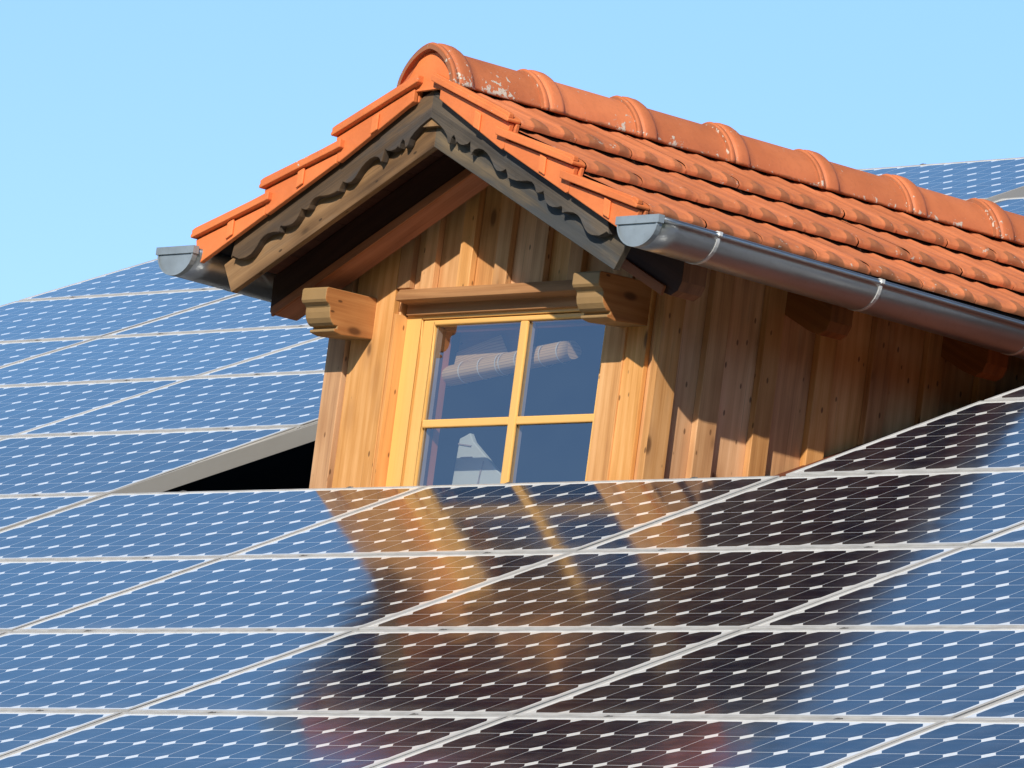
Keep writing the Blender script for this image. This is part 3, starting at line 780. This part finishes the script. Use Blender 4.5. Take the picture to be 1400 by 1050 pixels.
# things behind the window --------------------------------------------
blind = thing('rolled_blind', 'rolled bamboo blind with white cords hanging inside the dormer window', 'blind', (0, .25, .42))
p0, p1 = Vector((-.290, .222, .385)), Vector((.335, .222, .452))
ax = (p1 - p0); L = ax.length; ax.normalize(); sd_ = ax.cross(Vector((0, 1, 0))).normalized(); fw = Vector((0, 1, 0))
mb = MB(); rows = []
for i in range(13):
    row = []; tt = i / 12
    for j in range(25):
        a = 2 * math.pi * j / 24; rr = .032 * (1 + .08 * math.sin(3 * a + tt * 3)) * (1 if 0 < i < 12 else .9)
        row.append(p0 + ax * (L * tt) + (sd_ * math.cos(a) + fw * math.sin(a)) * rr)
    rows.append(row)
mb.grid(rows, lambda a, b: (a * L / 12, b * .0095), lambda a, b: (.5, .5, 0), True)
for e_, rw in ((0, rows[0]), (1, rows[-1])): mb.face(rw[:-1], [(0, v.z) for v in rw[:-1]], (.5, .5, 0))
mb.build('bamboo_roll', 'bamboo', blind)
mb = MB()
h0, h1 = p0 + Vector((.03, .02, .01)), p0 + ax * (L * .5) + Vector((0, .02, .01))
mb.face([h0, h1, h1 + Vector((-.08, .01, .09)), h0 + Vector((0, .01, .075))], [(0, 0), (.3, 0), (.3, .1), (0, .1)], (.5, .5, 0)); mb.build('blind_sheet', 'bamboo', blind)
mb = MB()
for tt in (.045, .20, .345, .475, .50, .62, .80, .93):
    c = p0 + ax * (L * tt); rows = []
    for dxx in (-.0022, .0022): rows.append([c + ax * dxx + (sd_ * math.cos(2 * math.pi * j / 24) + fw * math.sin(2 * math.pi * j / 24)) * .0355 for j in range(25)])
    mb.grid(rows, lambda a, b: (0, 0), lambda a, b: (0, 0, 0))
o = mb.build('cord', 'cord', blind)
board = thing('leaning_board', 'pale grey board leaning inside the lower left window pane', 'board', (.0, .34, .0))
mb = MB()
mb.prism([(-.235, -.10), (-.265, -.02), (-.262, .055), (-.252, .205), (-.205, .222), (-.185, .195), (.015, .055), (.045, -.10)], .30, .318, 'xz', col=(0, 0, 0)); mb.build('board_face', 'white_board', board, bevel=.003)
mb = MB(); mb.prism([(-.252, .186), (-.19, .178), (-.186, .182), (-.252, .190)], .2965, .2985, 'xz', col=(0, 0, 0)); mb.prism([(-.120, .13), (-.135, .06), (-.132, .06), (-.117, .13)], .2965, .2985, 'xz', col=(0, 0, 0)); mb.build('board_seam', 'spacer', board)
mb = MB(); mb.box((-.232, .2965, .142), (-.175, .2985, .146), 'x', (0, 0, 0)); mb.box((-.13, .2965, .02), (-.128, .2985, .10), 'z', (0, 0, 0)); mb.build('board_seam', 'spacer', board)

# ------------------------------------------------------------------ labels of the panels (which ones the camera sees)
bpy.context.view_layer.update(); dg = bpy.context.evaluated_depsgraph_get()
seen = {}
for c, r, e, mat in panels:
    n = 0; sx = 0
    for i in range(61):
        for j in range(21):
            p = mat @ Vector(((i / 60 - .5) * PW * .98, (j / 20 - .5) * PH * .97, .0))
            x, y = px(p)
            if 0 < x < 1400 and 0 < y < 1050:
                d = (p - CPOS); L = d.length
                hit, loc, nn, idx, ob, mm = sc.ray_cast(dg, CPOS, d.normalized(), distance=L - .03)
                if not hit or (loc - p).length < .12: n += 1; sx += x
    if n > 1: seen[(c, r)] = sx / n
nth = ['first', 'second', 'third', 'fourth', 'fifth', 'sixth', 'seventh', 'eighth', 'ninth']
upn = {-1: 'lowest', -2: 'second', -3: 'third', -4: 'fourth', -5: 'fifth', -6: 'topmost'}
for c, r, e, mat in panels:
    if (c, r) not in seen:
        e['label'] = 'solar panel on the part of the roof out of sight from the window side'; e['group'] = 'solar panels out of sight'; continue
    if r >= 0:
        row = sorted(k for k in seen if k[1] == r); i = row.index((c, r))
        rn = ['in the row touching the foot of the dormer', 'in the second row below the dormer window', 'in the third row below the dormer window', 'in the bottom visible row below the dormer', 'in the lowest row'][r]
        e['label'] = f'{nth[i]} solar panel from the left {rn}'
    elif seen[(c, r)] > 1000 and r <= -4:
        e['label'] = ('upper' if r == -6 else 'lower') + ' solar panel seen over the ridge tiles at right' + (', at the roof edge' if r == -6 else ', half hidden')
    elif c <= 2:
        row = sorted(k for k in seen if k[1] == r and k[0] <= 2); i = row.index((c, r))
        e['label'] = f'{nth[i]} solar panel from the left in the {upn[r]} row left of the dormer'
    else:
        row = sorted(k for k in seen if k[1] == r and k[0] > 2); i = row.index((c, r))
        e['label'] = f'solar panel beside the right side wall of the dormer in the {upn[r]} row'
print('SEEN', sorted(seen))
for o in bpy.data.objects:
    if '_w' in o: del o['_w']

# ------------------------------------------------------------------ render settings
sc.view_settings.view_transform = 'Standard'; sc.view_settings.look = 'None'; sc.view_settings.exposure = 0; sc.view_settings.gamma = 1
sc.render.engine = 'CYCLES'; sc.cycles.max_bounces = 8; sc.cycles.use_denoising = True
sc.render.resolution_x = 1024; sc.render.resolution_y = 768
